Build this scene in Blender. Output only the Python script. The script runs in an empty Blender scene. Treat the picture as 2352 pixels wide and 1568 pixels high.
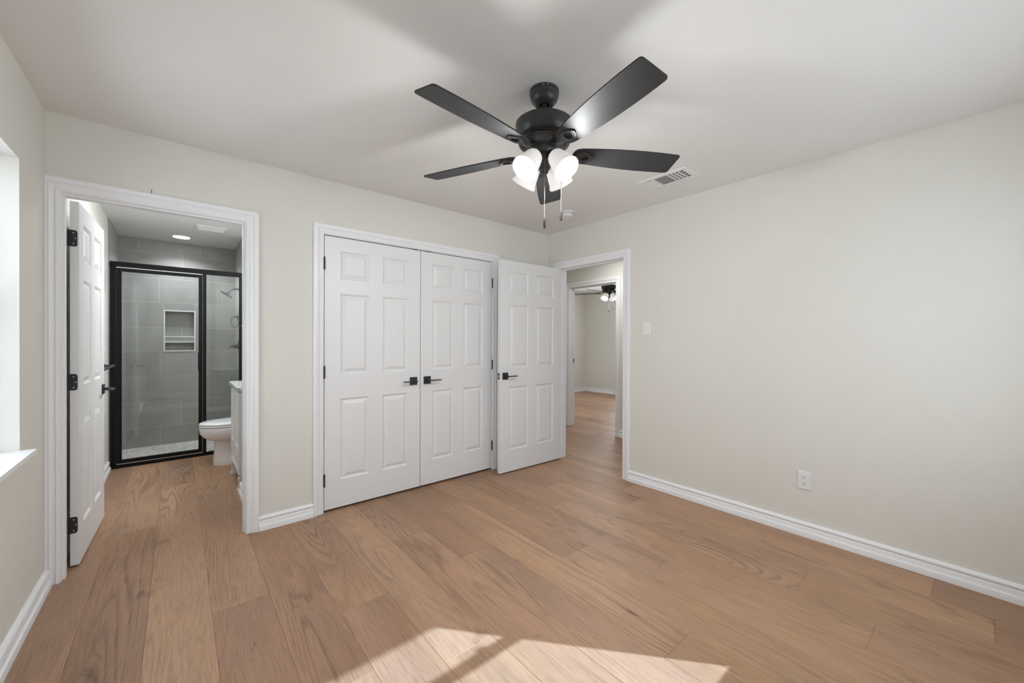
import bpy, bmesh, math, random
from mathutils import Vector, Matrix, Quaternion
random.seed(7)
sc = bpy.context.scene
COL = sc.collection
PI = math.pi

# ------------------------------------------------------------------ camera
EYE = 1.275
YAW, PITCH, ROLL = 0.702472, -0.0041819, 0.00366
FPX = 906.05
cam_data = bpy.data.cameras.new('camera')
cam = bpy.data.objects.new('camera', cam_data)
COL.objects.link(cam)
cam_data.sensor_width = 36.0
cam_data.lens = FPX / 2352 * 36.0
cam_data.clip_start = 0.05
fwd = Vector((math.sin(YAW) * math.cos(PITCH), math.cos(YAW) * math.cos(PITCH), math.sin(PITCH)))
rgt0 = Vector((math.cos(YAW), -math.sin(YAW), 0))
up0 = rgt0.cross(fwd)
rgt = rgt0 * math.cos(ROLL) + up0 * math.sin(ROLL)
upv = up0 * math.cos(ROLL) - rgt0 * math.sin(ROLL)
m = Matrix((rgt, upv, -fwd)).transposed().to_4x4()
m.translation = Vector((0, 0, EYE))
cam.matrix_world = m
sc.camera = cam

# ------------------------------------------------------------------ view, world, sun and daylight
sc.view_settings.view_transform = 'Standard'
sc.view_settings.look = 'None'
sc.view_settings.gamma = 1.0
sc.view_settings.use_curve_mapping = False
sc.view_settings.exposure = 0.06
sc.cycles.diffuse_bounces = 6
sc.cycles.sample_clamp_indirect = 6.0

world = bpy.data.worlds.new('sky')
sc.world = world
world.use_nodes = True
bg = world.node_tree.nodes['Background']
bg.inputs['Color'].default_value = (0.80, 0.89, 1.0, 1)
bg.inputs['Strength'].default_value = 0.6

SUN_H = Vector((-0.6453, 0.7637, 0))
SUN_TAN = 0.586
sun_dir = (SUN_H - Vector((0, 0, SUN_TAN))).normalized()
sd = bpy.data.lights.new('sun', 'SUN')
sd.energy = 10.8
sd.angle = math.radians(0.35)
sd.color = (0.70, 0.98, 1.32)
sun = bpy.data.objects.new('sun', sd)
COL.objects.link(sun)
sun.rotation_euler = sun_dir.to_track_quat('-Z', 'Y').to_euler()
sun.location = (6, -8, 6)


def area(name, loc, direction, sx, sy, watts, color=(1, 1, 1), spread=PI):
    d = bpy.data.lights.new(name, 'AREA')
    d.shape = 'RECTANGLE'
    d.size, d.size_y, d.energy, d.color = sx, sy, watts, color
    d.spread = spread
    o = bpy.data.objects.new(name, d)
    COL.objects.link(o)
    o.location = loc
    o.rotation_euler = Vector(direction).to_track_quat('-Z', 'Y').to_euler()
    return o


def point(name, loc, watts, color=(1, 1, 1), r=0.03, parent=None):
    d = bpy.data.lights.new(name, 'POINT')
    d.energy, d.color, d.shadow_soft_size = watts, color, r
    o = bpy.data.objects.new(name, d)
    COL.objects.link(o)
    o.location = loc
    o.parent = parent
    return o


# room measures (metres): x along the closet wall, y away from the camera, z up
XL, XR, YB, YF, CZ, WT = -0.52, 3.134, 3.09, -0.46, 2.44, 0.115
HX0, HX1 = XR + WT, 4.44          # hallway
RX0, RX1, RY1 = HX1 + WT, 7.83, 6.39   # far bedroom
BXR = 0.94                        # bathroom right wall
SH0, SH1, SHR = 5.46, 6.28, 0.568  # shower front, back, right wall
DAY = (0.90, 0.97, 1.05)
WARM = (0.945, 0.965, 0.98)
W1 = (1.75, 2.66, 0.79, 2.044)    # left window: y0 y1 z0 z1
W2 = (0.895, 2.703, 0.79, 2.044)    # front window: x0 x1 z0 z1
W3 = (4.85, 5.43, 0.70, 2.044)    # far bedroom window: y0 y1 z0 z1
area('daylight_left_window', (XL - 0.50, (W1[0] + W1[1]) / 2, 1.5), (1, 0, -0.3), 1.5, 1.6, 26, DAY)
area('daylight_front_window', ((W2[0] + W2[1]) / 2, YF - 0.20, 1.42), (0, 1, -0.35), 1.75, 1.2, 21, DAY)
area('daylight_far_window', (RX1 + 0.20, (W3[0] + W3[1]) / 2, 1.4), (-1, 0, 0), 0.6, 1.2, 26, DAY)
area('vanity_light', (BXR - 0.06, 4.27, 2.05), (-1, 0, -0.9), 0.5, 0.12, 14, (0.93, 0.97, 1.02))
area('bath_fill', (0.0, 4.15, CZ - 0.02), (0, 0, -1), 0.16, 0.16, 7, (0.93, 0.97, 1.02))  # added unseen fill under the ceiling, evens out the bathroom; no fixture
area('hall_fill', ((HX0 + HX1) / 2, 2.9, CZ - 0.03), (0, 0, -1), 0.3, 0.3, 10.3, WARM)  # unseen light added to brighten the hallway, has no fixture


# ------------------------------------------------------------------ materials
def newmat(name):
    mt = bpy.data.materials.new(name)
    mt.use_nodes = True
    nt = mt.node_tree
    b = nt.nodes['Principled BSDF']
    return mt, nt, b


def node(nt, kind, **kw):
    n = nt.nodes.new(kind)
    for k, v in kw.items():
        setattr(n, k, v)
    return n


def plain(name, color, rough=0.5, metal=0.0, spec=0.5, bump=None):
    """colour with slight noise variation, optional bump (scale, distance)"""
    mt, nt, b = newmat(name)
    tc = node(nt, 'ShaderNodeTexCoord')
    nz = node(nt, 'ShaderNodeTexNoise')
    nz.inputs['Scale'].default_value = 3.0
    nz.inputs['Detail'].default_value = 3.0
    nt.links.new(tc.outputs['Object'], nz.inputs['Vector'])
    mx = node(nt, 'ShaderNodeMix', data_type='RGBA')
    mx.inputs['A'].default_value = (*[c * 0.975 for c in color], 1)
    mx.inputs['B'].default_value = (*[min(1, c * 1.02) for c in color], 1)
    nt.links.new(nz.outputs['Fac'], mx.inputs['Factor'])
    nt.links.new(mx.outputs['Result'], b.inputs['Base Color'])
    b.inputs['Roughness'].default_value = rough
    b.inputs['Metallic'].default_value = metal
    b.inputs['Specular IOR Level'].default_value = spec
    if bump:
        n2 = node(nt, 'ShaderNodeTexNoise')
        n2.inputs['Scale'].default_value = bump[0]
        n2.inputs['Detail'].default_value = 4.0
        n2.inputs['Roughness'].default_value = 0.6
        nt.links.new(tc.outputs['Object'], n2.inputs['Vector'])
        bp = node(nt, 'ShaderNodeBump')
        bp.inputs['Strength'].default_value = bump[2] if len(bump) > 2 else 0.5
        bp.inputs['Distance'].default_value = bump[1]
        nt.links.new(n2.outputs['Fac'], bp.inputs['Height'])
        nt.links.new(bp.outputs['Normal'], b.inputs['Normal'])
    return mt


def emissive(name, color, strength):
    mt, nt, b = newmat(name)
    b.inputs['Base Color'].default_value = (*color, 1)
    b.inputs['Emission Color'].default_value = (*color, 1)
    b.inputs['Emission Strength'].default_value = strength
    return mt


def glass_mat(name, tint=(0.96, 0.98, 0.97), refl=1.0):
    mt = bpy.data.materials.new(name)
    mt.use_nodes = True
    nt = mt.node_tree
    nt.nodes.clear()
    out = node(nt, 'ShaderNodeOutputMaterial')
    tr = node(nt, 'ShaderNodeBsdfTransparent')
    tr.inputs['Color'].default_value = (*tint, 1)
    gl = node(nt, 'ShaderNodeBsdfGlossy')
    gl.inputs['Roughness'].default_value = 0.0
    gl.inputs['Color'].default_value = (refl, refl, refl, 1)
    lw = node(nt, 'ShaderNodeLayerWeight')
    lw.inputs['Blend'].default_value = 0.5
    pw = node(nt, 'ShaderNodeMath', operation='POWER')
    nt.links.new(lw.outputs['Facing'], pw.inputs[0])
    pw.inputs[1].default_value = 5.0
    fr = node(nt, 'ShaderNodeMath', operation='MULTIPLY_ADD')
    nt.links.new(pw.outputs[0], fr.inputs[0])
    fr.inputs[1].default_value = 0.96
    fr.inputs[2].default_value = 0.04
    mx = node(nt, 'ShaderNodeMixShader')
    nt.links.new(fr.outputs[0], mx.inputs[0])
    nt.links.new(tr.outputs[0], mx.inputs[1])
    nt.links.new(gl.outputs[0], mx.inputs[2])
    nt.links.new(mx.outputs[0], out.inputs['Surface'])
    return mt


def door_paint(name):
    """white moulded door skin with a faint pressed wood grain"""
    mt, nt, b = newmat(name)
    b.inputs['Base Color'].default_value = (0.81, 0.815, 0.82, 1)
    b.inputs['Roughness'].default_value = 0.42
    tc = node(nt, 'ShaderNodeTexCoord')
    mp = node(nt, 'ShaderNodeMapping')
    mp.inputs['Scale'].default_value = (70, 70, 4)
    nt.links.new(tc.outputs['Object'], mp.inputs['Vector'])
    nz = node(nt, 'ShaderNodeTexNoise')
    nz.inputs['Scale'].default_value = 1.0
    nz.inputs['Detail'].default_value = 4.0
    nz.inputs['Distortion'].default_value = 1.2
    nt.links.new(mp.outputs[0], nz.inputs['Vector'])
    bp = node(nt, 'ShaderNodeBump')
    bp.inputs['Strength'].default_value = 0.35
    bp.inputs['Distance'].default_value = 0.0012
    nt.links.new(nz.outputs['Fac'], bp.inputs['Height'])
    nt.links.new(bp.outputs['Normal'], b.inputs['Normal'])
    return mt


def wood_floor(name):
    mt, nt, b = newmat(name)
    L = nt.links.new
    tc = node(nt, 'ShaderNodeTexCoord')
    geo = node(nt, 'ShaderNodeNewGeometry')
    rnd = geo.outputs['Random Per Island']
    sep = node(nt, 'ShaderNodeSeparateXYZ')
    L(tc.outputs['Object'], sep.inputs[0])

    def mul(a, v):
        n = node(nt, 'ShaderNodeMath', operation='MULTIPLY')
        L(a, n.inputs[0])
        n.inputs[1].default_value = v
        return n.outputs[0]

    def coords(sx, sy, rz):
        c = node(nt, 'ShaderNodeCombineXYZ')
        L(mul(sep.outputs[0], sx), c.inputs[0])
        L(mul(sep.outputs[1], sy), c.inputs[1])
        L(mul(rnd, rz), c.inputs[2])
        return c.outputs[0]

    def noise(vec, scale, detail, rough=0.5, dist=0.0):
        n = node(nt, 'ShaderNodeTexNoise')
        n.inputs['Scale'].default_value = scale
        n.inputs['Detail'].default_value = detail
        n.inputs['Roughness'].default_value = rough
        n.inputs['Distortion'].default_value = dist
        L(vec, n.inputs['Vector'])
        return n.outputs['Fac']

    def ramp(fac, stops):
        r = node(nt, 'ShaderNodeValToRGB')
        els = r.color_ramp.elements
        while len(els) < len(stops):
            els.new(0.5)
        for e, (p, c) in zip(els, stops):
            e.position = p
            e.color = (*c, 1)
        L(fac, r.inputs['Fac'])
        return r.outputs['Color']

    def mixc(kind, fac, a, bb):
        n = node(nt, 'ShaderNodeMix', data_type='RGBA', blend_type=kind)
        if isinstance(fac, float):
            n.inputs['Factor'].default_value = fac
        else:
            L(fac, n.inputs['Factor'])
        L(a, n.inputs['A'])
        L(bb, n.inputs['B'])
        return n.outputs['Result']

    g = lambda v: (v, v, v)
    tone = ramp(rnd, [(0.0, (0.385, 0.236, 0.143)), (0.3, (0.425, 0.266, 0.162)), (0.55, (0.350, 0.210, 0.132)),
                      (0.8, (0.458, 0.290, 0.178)), (1.0, (0.365, 0.220, 0.136))])
    broad = ramp(noise(coords(5.0, 0.9, 53.0), 1.0, 3.0, 0.5), [(0.25, g(0.80)), (0.55, g(1.0)), (0.8, g(1.12))])
    grey = ramp(noise(coords(3.0, 0.7, 91.0), 1.0, 2.0), [(0.35, (1.04, 1.0, 0.96)), (0.7, (0.97, 0.97, 1.03))])
    fine = ramp(noise(coords(300.0, 9.0, 37.0), 1.0, 5.0, 0.65, 0.4), [(0.32, g(0.66)), (0.50, g(1.0)), (0.76, g(1.14))])
    streak = ramp(noise(coords(75.0, 1.6, 43.0), 1.0, 4.0, 0.6, 0.6), [(0.26, g(0.62)), (0.42, g(0.97)), (0.75, g(1.08))])
    # cathedral figure: contour lines of a stretched noise, like growth rings cut by the saw
    fig = node(nt, 'ShaderNodeMath', operation='MULTIPLY_ADD')
    L(noise(coords(3.8, 0.36, 71.0), 1.0, 2.0, 0.45, 0.3), fig.inputs[0])
    fig.inputs[1].default_value = 26.0
    L(mul(noise(coords(120.0, 4.0, 29.0), 1.0, 2.0), 0.5), fig.inputs[2])
    fr_ = node(nt, 'ShaderNodeMath', operation='FRACT')
    L(fig.outputs[0], fr_.inputs[0])
    rings = ramp(fr_.outputs[0], [(0.0, g(0.55)), (0.10, g(0.68)), (0.34, g(1.0)), (0.80, g(1.05)), (1.0, g(0.58))])
    rmask = ramp(noise(coords(4.0, 0.8, 23.0), 1.0, 2.0), [(0.45, g(0.12)), (0.68, g(0.85))])
    knots = ramp(noise(coords(10.0, 3.4, 17.0), 1.0, 3.5, 0.6, 0.9), [(0.24, (0.42, 0.40, 0.42)), (0.345, g(1.0))])
    cracks = ramp(noise(coords(46.0, 3.6, 61.0), 1.0, 2.0, 0.5, 0.5), [(0.19, g(0.45)), (0.265, g(1.0))])
    c = mixc('MULTIPLY', 1.0, tone, broad)
    c = mixc('MULTIPLY', 1.0, c, grey)
    c = mixc('MULTIPLY', 0.85, c, fine)
    c = mixc('MULTIPLY', 0.38, c, streak)
    rm = node(nt, 'ShaderNodeSeparateColor')
    L(rmask, rm.inputs[0])
    c = mixc('MULTIPLY', rm.outputs[0], c, rings)
    c = mixc('MULTIPLY', 0.8, c, knots)
    c = mixc('MULTIPLY', 0.8, c, cracks)
    L(c, b.inputs['Base Color'])
    b.inputs['Roughness'].default_value = 0.46
    b.inputs['Specular IOR Level'].default_value = 0.35
    bp = node(nt, 'ShaderNodeBump')
    bp.inputs['Strength'].default_value = 0.25
    bp.inputs['Distance'].default_value = 0.0006
    L(noise(coords(170.0, 5.0, 37.0), 1.0, 5.0, 0.65, 0.4), bp.inputs['Height'])
    L(bp.outputs['Normal'], b.inputs['Normal'])
    return mt


def tile_mat(name):
    mt, nt, b = newmat(name)
    L = nt.links.new
    tc = node(nt, 'ShaderNodeTexCoord')
    geo = node(nt, 'ShaderNodeNewGeometry')
    nz = node(nt, 'ShaderNodeTexNoise')
    nz.inputs['Scale'].default_value = 5.0
    nz.inputs['Detail'].default_value = 5.0
    L(tc.outputs['Object'], nz.inputs['Vector'])
    ad = node(nt, 'ShaderNodeMath', operation='MULTIPLY_ADD')
    L(geo.outputs['Random Per Island'], ad.inputs[0])
    ad.inputs[1].default_value = 0.35
    L(nz.outputs['Fac'], ad.inputs[2])
    r = node(nt, 'ShaderNodeValToRGB')
    r.color_ramp.elements[0].position = 0.3
    r.color_ramp.elements[0].color = (0.285, 0.28, 0.268, 1)
    r.color_ramp.elements[1].position = 1.0
    r.color_ramp.elements[1].color = (0.385, 0.38, 0.365, 1)
    L(ad.outputs[0], r.inputs['Fac'])
    L(r.outputs['Color'], b.inputs['Base Color'])
    b.inputs['Roughness'].default_value = 0.5
    return mt


def pebble_mat(name):
    mt, nt, b = newmat(name)
    L = nt.links.new
    tc = node(nt, 'ShaderNodeTexCoord')
    mp = node(nt, 'ShaderNodeMapping')
    mp.inputs['Scale'].default_value = (22, 34, 1)
    L(tc.outputs['Object'], mp.inputs['Vector'])
    v1 = node(nt, 'ShaderNodeTexVoronoi', feature='F1')
    v2 = node(nt, 'ShaderNodeTexVoronoi', feature='DISTANCE_TO_EDGE')
    for v in (v1, v2):
        v.inputs['Scale'].default_value = 1.0
        L(mp.outputs[0], v.inputs['Vector'])
    sp = node(nt, 'ShaderNodeSeparateColor')
    L(v1.outputs['Color'], sp.inputs[0])
    r = node(nt, 'ShaderNodeValToRGB')
    els = r.color_ramp.elements
    els[0].color = (0.36, 0.355, 0.34, 1)
    els[1].color = (0.72, 0.71, 0.68, 1)
    L(sp.outputs[0], r.inputs['Fac'])
    e = node(nt, 'ShaderNodeValToRGB')
    e.color_ramp.elements[0].position = 0.03
    e.color_ramp.elements[1].position = 0.10
    L(v2.outputs['Distance'], e.inputs['Fac'])
    mx = node(nt, 'ShaderNodeMix', data_type='RGBA')
    mx.inputs['A'].default_value = (0.70, 0.69, 0.66, 1)
    L(e.outputs['Color'], mx.inputs['Factor'])
    L(r.outputs['Color'], mx.inputs['B'])
    L(mx.outputs['Result'], b.inputs['Base Color'])
    b.inputs['Roughness'].default_value = 0.5
    return mt


def granite_mat(name):
    mt, nt, b = newmat(name)
    L = nt.links.new
    tc = node(nt, 'ShaderNodeTexCoord')
    nz = node(nt, 'ShaderNodeTexNoise')
    nz.inputs['Scale'].default_value = 60
    nz.inputs['Detail'].default_value = 5
    L(tc.outputs['Object'], nz.inputs['Vector'])
    r = node(nt, 'ShaderNodeValToRGB')
    els = r.color_ramp.elements
    els[0].position = 0.35
    els[0].color = (0.30, 0.33, 0.29, 1)
    els[1].position = 0.55
    els[1].color = (0.66, 0.72, 0.66, 1)
    L(nz.outputs['Fac'], r.inputs['Fac'])
    L(r.outputs['Color'], b.inputs['Base Color'])
    b.inputs['Roughness'].default_value = 0.2
    return mt


M = {}
M['wall'] = plain('wall_paint', (0.745, 0.73, 0.68), 0.75, spec=0.2, bump=(150, 0.0022, 0.55))
M['ceiling'] = plain('ceiling_paint', (0.805, 0.80, 0.78), 0.8, spec=0.2, bump=(170, 0.002, 0.5))
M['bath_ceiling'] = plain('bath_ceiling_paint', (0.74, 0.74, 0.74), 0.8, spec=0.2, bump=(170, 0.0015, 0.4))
M['trim'] = plain('trim_paint', (0.87, 0.88, 0.895), 0.38)
M['door'] = door_paint('door_paint')
M['floor'] = wood_floor('oak_planks')
M['gap'] = plain('plank_gap', (0.20, 0.125, 0.085), 0.7)
M['black'] = plain('matt_black_metal', (0.022, 0.022, 0.024), 0.42)
M['fanblack'] = plain('fan_black', (0.032, 0.031, 0.031), 0.36)
M['blade'] = plain('blade_black', (0.030, 0.030, 0.031), 0.55, spec=0.35)
M['frame'] = plain('shower_frame_black', (0.006, 0.006, 0.0065), 0.45, spec=0.22)
M['bronze'] = plain('hinge_dark', (0.035, 0.027, 0.026), 0.45)
M['silver'] = plain('screw_silver', (0.60, 0.60, 0.61), 0.35, 0.9)
M['chain'] = plain('chain_metal', (0.30, 0.28, 0.26), 0.5, 0.8)
M['fob'] = plain('fob_wood', (0.030, 0.020, 0.012), 0.6, spec=0.3)
M['white'] = plain('white_plastic', (0.80, 0.80, 0.80), 0.35)
M['dark'] = plain('dark_slot', (0.03, 0.03, 0.03), 0.6)
M['duct'] = plain('duct_grey', (0.16, 0.14, 0.115), 0.7)
M['vent'] = plain('vent_white', (0.78, 0.78, 0.77), 0.4)
M['china'] = plain('white_china', (0.82, 0.82, 0.83), 0.12)
M['cabinet'] = plain('cabinet_white', (0.72, 0.72, 0.725), 0.35)
M['granite'] = granite_mat('pale_granite')
M['tile'] = tile_mat('grey_tile')
M['grout'] = plain('grout', (0.56, 0.555, 0.53), 0.8)
M['pebble'] = pebble_mat('pebble_mosaic')
M['glass'] = glass_mat('shower_glass', (0.95, 0.965, 0.955), 1.0)
M['pane'] = glass_mat('window_pane', (0.97, 0.98, 0.98), 0.8)
M['shade'] = None
M['bulb'] = emissive('bulb_light', (1.0, 0.97, 0.93), 6.0)
M['led'] = emissive('led_light', (1.0, 0.99, 0.97), 12.0)
M['eave'] = plain('soffit', (0.6, 0.58, 0.55), 0.8)
mt, nt, b = newmat('frosted_glass')
b.inputs['Base Color'].default_value = (0.85, 0.84, 0.83, 1)
b.inputs['Roughness'].default_value = 0.3
b.inputs['Emission Color'].default_value = (1.0, 0.965, 0.93, 1)
b.inputs['Emission Strength'].default_value = 0.36
M['shade'] = mt


# ------------------------------------------------------------------ mesh helpers
class MB:
    def __init__(self):
        self.bm = bmesh.new()
        self.mi = 0

    def mat(self, i):
        self.mi = i
        return self

    def face(self, pts):
        vs = [self.bm.verts.new(p) for p in pts]
        f = self.bm.faces.new(vs)
        f.material_index = self.mi
        return f

    def box(self, x0, x1, y0, y1, z0, z1, mx=None):
        ps = [Vector((x, y, z)) for z in (z0, z1) for y in (y0, y1) for x in (x0, x1)]
        if mx is not None:
            ps = [mx @ p for p in ps]
        v = [self.bm.verts.new(p) for p in ps]
        for q in ((0, 2, 3, 1), (4, 5, 7, 6), (0, 1, 5, 4), (2, 6, 7, 3), (0, 4, 6, 2), (1, 3, 7, 5)):
            f = self.bm.faces.new([v[i] for i in q])
            f.material_index = self.mi
        return self

    def rings(self, rings, cap0=True, cap1=True, closed=True):
        """skin a list of point rings of equal length"""
        vr = [[self.bm.verts.new(p) for p in r] for r in rings]
        n = len(vr[0])
        for a, bb in zip(vr[:-1], vr[1:]):
            for i in range(n if closed else n - 1):
                j = (i + 1) % n
                f = self.bm.faces.new((a[i], a[j], bb[j], bb[i]))
                f.material_index = self.mi
        if closed and cap0:
            f = self.bm.faces.new(list(reversed(vr[0])))
            f.material_index = self.mi
        if closed and cap1:
            f = self.bm.faces.new(vr[-1])
            f.material_index = self.mi
        return self

    def lathe(self, prof, origin=(0, 0, 0), axis=(0, 0, 1), n=40, cap0=True, cap1=True):
        """prof: list of (r, h) along axis"""
        ax = Vector(axis).normalized()
        q = Vector((0, 0, 1)).rotation_difference(ax)
        o = Vector(origin)
        rings = []
        for r, h in prof:
            r = max(r, 1e-5)
            rings.append([o + q @ Vector((r * math.cos(2 * PI * i / n), r * math.sin(2 * PI * i / n), h)) for i in range(n)])
        return self.rings(rings, cap0, cap1)

    def cyl(self, p0, p1, r, n=20, r1=None):
        p0, p1 = Vector(p0), Vector(p1)
        return self.lathe([(r, 0), (r if r1 is None else r1, (p1 - p0).length)], p0, p1 - p0, n)

    def tube(self, path, r, n=12):
        path = [Vector(p) for p in path]
        rings = []
        for i, p in enumerate(path):
            d = (path[min(i + 1, len(path) - 1)] - path[max(i - 1, 0)]).normalized()
            q = Vector((0, 0, 1)).rotation_difference(d)
            rr = r[i] if isinstance(r, (list, tuple)) else r
            rings.append([p + q @ Vector((rr * math.cos(2 * PI * k / n), rr * math.sin(2 * PI * k / n), 0)) for k in range(n)])
        return self.rings(rings)

    def prism(self, outline, t0, t1, mx=None):
        """outline: list of (x, y); extruded from z=t0 to t1"""
        a = [Vector((x, y, t0)) for x, y in outline]
        c = [Vector((x, y, t1)) for x, y in outline]
        if mx is not None:
            a = [mx @ p for p in a]
            c = [mx @ p for p in c]
        return self.rings([a, c])

    def ball(self, c, r, seg=8):
        bmesh.ops.create_uvsphere(self.bm, u_segments=seg, v_segments=max(4, seg // 2 + 1), radius=r,
                                  matrix=Matrix.Translation(Vector(c)))
        return self

    def build(self, name, mats, parent=None, smooth=None, bevel=0, loc=None, weld=True):
        bm = self.bm
        if weld:
            bmesh.ops.remove_doubles(bm, verts=bm.verts, dist=1e-6)
        bmesh.ops.recalc_face_normals(bm, faces=bm.faces)
        me = bpy.data.meshes.new(name)
        bm.to_mesh(me)
        bm.free()
        for mm in (mats if isinstance(mats, (list, tuple)) else [mats]):
            me.materials.append(mm)
        if smooth:
            me.shade_smooth()
            me.set_sharp_from_angle(angle=math.radians(smooth))
        o = bpy.data.objects.new(name, me)
        COL.objects.link(o)
        if parent is not None:
            o.parent = parent
        if loc is not None:
            o.location = loc
        if bevel:
            md = o.modifiers.new('edge', 'BEVEL')
            md.width = bevel
            md.segments = 2
            md.limit_method = 'ANGLE'
            md.angle_limit = math.radians(40)
        return o


def thing(name, label, cat, loc=(0, 0, 0), rotz=0.0, group=None, kind=None):
    o = bpy.data.objects.new(name, None)
    o.empty_display_size = 0.1
    COL.objects.link(o)
    o.location = loc
    o.rotation_euler = (0, 0, rotz)
    return tag(o, label, cat, group, kind)


def tag(o, label, cat, group=None, kind=None):
    o['label'] = label
    o['category'] = cat
    if group:
        o['group'] = group
    if kind:
        o['kind'] = kind
    return o


def struct(o, label, cat):
    return tag(o, label, cat, None, 'structure')


# ------------------------------------------------------------------ floor: planks run away from the camera
PW, PL = 0.2285, 1.805
KNOWN = {-9: 3.605, -8: 2.69, -7: 4.09, -6: 3.30, -5: 1.909, -4: 1.351, -3: 2.38, -2: 1.947, -1: 0.806, 0: 1.563, 1: 1.153,
         2: 0.291, 3: 0.598, 4: 1.75, 5: 0.145}
fl = MB()
fx0, fx1, fy0, fy1 = -0.62, 7.95, -0.58, 6.45
fl.mat(1).box(fx0, fx1, fy0, fy1, -0.05, -0.0016)
fl.mat(0)
GAP = 0.0009
k = math.floor((fx0 - 1.72) / PW)
while 1.72 + k * PW < fx1:
    xa, xb = max(fx0, 1.72 + k * PW), min(fx1, 1.72 + (k + 1) * PW)
    y0 = KNOWN.get(k, random.random() * PL)
    j = math.floor((fy0 - y0) / PL)
    while y0 + j * PL < fy1:
        ya, yb = max(fy0, y0 + j * PL), min(fy1, y0 + (j + 1) * PL)
        if yb - ya > 0.01 and xb - xa > 0.01 and not (ya > SH0 + 0.0 and xb < SHR):
            e = GAP
            top = [(xa + e, ya + e, 0), (xb - e, ya + e, 0), (xb - e, yb - e, 0), (xa + e, yb - e, 0)]
            bot = [(xa, ya, -0.0015), (xb, ya, -0.0015), (xb, yb, -0.0015), (xa, yb, -0.0015)]
            fl.rings([bot, top], cap0=False)
        j += 1
    k += 1
floor = fl.build('floor', [M['floor'], M['gap']], weld=False)
struct(floor, 'brown oak plank floor running through all the rooms', 'floor')


# ------------------------------------------------------------------ walls
def wall_x(name, y0, y1, x0, x1, openings, label, mat=None, z1=CZ):
    """wall running along x between x0 and x1, thickness y0..y1; openings (a0, a1, zb, zt)"""
    mb = MB()
    a = x0
    for (o0, o1, zb, zt) in sorted(openings):
        mb.box(a, o0, y0, y1, 0, z1)
        if zb > 0:
            mb.box(o0, o1, y0, y1, 0, zb)
        mb.box(o0, o1, y0, y1, zt, z1)
        a = o1
    mb.box(a, x1, y0, y1, 0, z1)
    o = mb.build(name, mat or M['wall'])
    return struct(o, label, 'wall')


def wall_y(name, x0, x1, y0, y1, openings, label, mat=None, z1=CZ):
    mb = MB()
    a = y0
    for (o0, o1, zb, zt) in sorted(openings):
        mb.box(x0, x1, a, o0, 0, z1)
        if zb > 0:
            mb.box(x0, x1, o0, o1, 0, zb)
        mb.box(x0, x1, o0, o1, zt, z1)
        a = o1
    mb.box(x0, x1, a, y1, 0, z1)
    o = mb.build(name, mat or M['wall'])
    return struct(o, label, 'wall')


JT = 0.018                         # jamb board
BD = (-0.466, 0.336, 2.036)        # bathroom opening between jambs
CD = (0.813, 2.359, 2.042)         # closet opening
HD = (2.117, 2.918, 2.036)         # hallway opening (y)
FD = (3.112, 3.925, 2.036)         # far bedroom opening (y)
OT = 0.16                          # outside wall thickness

wall_x('wall_back', YB, YB + WT, XL, XR + WT,
       [(BD[0] - JT, BD[1] + JT, 0, BD[2] + JT), (CD[0] - JT, CD[1] + JT, 0, CD[2] + JT)], 'off-white wall with bathroom and closet doorways')
wall_y('wall_right', XR, XR + WT, YF, YB, [(HD[0] - JT, HD[1] + JT, 0, HD[2] + JT)], 'off-white wall with hallway doorway, switch and outlet')
wall_y('wall_left', XL - OT, XL, YF - OT, YB + WT, [W1], 'off-white wall with window at the left edge')
wall_x('wall_front', YF - OT, YF, XL, XR + WT, [W2], 'wall behind the camera with a window')
wall_y('wall_bathroom_left', XL - OT, XL, YB + WT, SH1 + WT, [], 'bathroom wall behind the open door')
wall_y('wall_bathroom_right', BXR, BXR + WT, 3.83, SH0 - 0.06, [], 'bathroom wall behind the vanity')
wall_x('wall_vanity_side', 3.83, 3.945, 0.52, BXR, [], 'short wall beside the vanity')
wall_y('wall_closet_side', 0.405, 0.52, YB + WT, 3.945, [], 'narrow wall between closet and bathroom')
wall_x('wall_closet_back', 3.83, 3.945, BXR + WT, XR + WT, [], 'closet back wall')
wall_x('wall_shower_front', SH0 - 0.06, SH0 + 0.055, SHR, BXR + WT, [], 'wall return beside the shower')
wall_y('wall_hall', HX1, HX1 + WT, 1.0, 6.4, [(FD[0] - JT, FD[1] + JT, 0, FD[2] + JT)], 'hallway wall with far bedroom doorway')
wall_x('wall_hall_front', 0.9, 1.0, HX0, HX1 + WT, [], 'front end of the hallway')
wall_x('wall_hall_back', 4.5, 4.6, HX0, HX1, [], 'back end of the hallway')
wall_y('wall_hall_near', XR, XR + WT, YB + WT, 4.6, [], 'hallway side wall past the closet')
wall_x('wall_far_bedroom_back', RY1, RY1 + 0.1, HX1, RX1 + OT, [], 'far bedroom back wall')
wall_x('wall_far_bedroom_front', 2.3, 2.4, HX1 + WT, RX1 + OT, [], 'far bedroom front wall')
wall_y('wall_far_bedroom_right', RX1, RX1 + OT, 2.4, RY1, [W3], 'far bedroom wall with window')

c = MB().box(XL - OT, XR + WT, YF - OT, YB + WT, CZ, CZ + 0.1).build('ceiling', M['ceiling'])
struct(c, 'off-white textured bedroom ceiling', 'ceiling')
c = MB().box(XL - OT, XR, YB + WT, SH1 + WT, CZ, CZ + 0.1).build('ceiling_bathroom', M['bath_ceiling'])
struct(c, 'white bathroom ceiling', 'ceiling')
c = MB().box(XR, RX1 + OT, 0.9, RY1 + 0.1, CZ, CZ + 0.1)
c = c.build('ceiling_hall', M['ceiling'])
struct(c, 'ceiling over hallway and far bedroom', 'ceiling')
ev = MB().box(XL - 0.8, XR + 1.6, YF - OT - 0.93, YF - OT, 2.374, 2.46).build('eave_front', M['eave'])
struct(ev, 'roof overhang outside the front window', 'eave')


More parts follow.
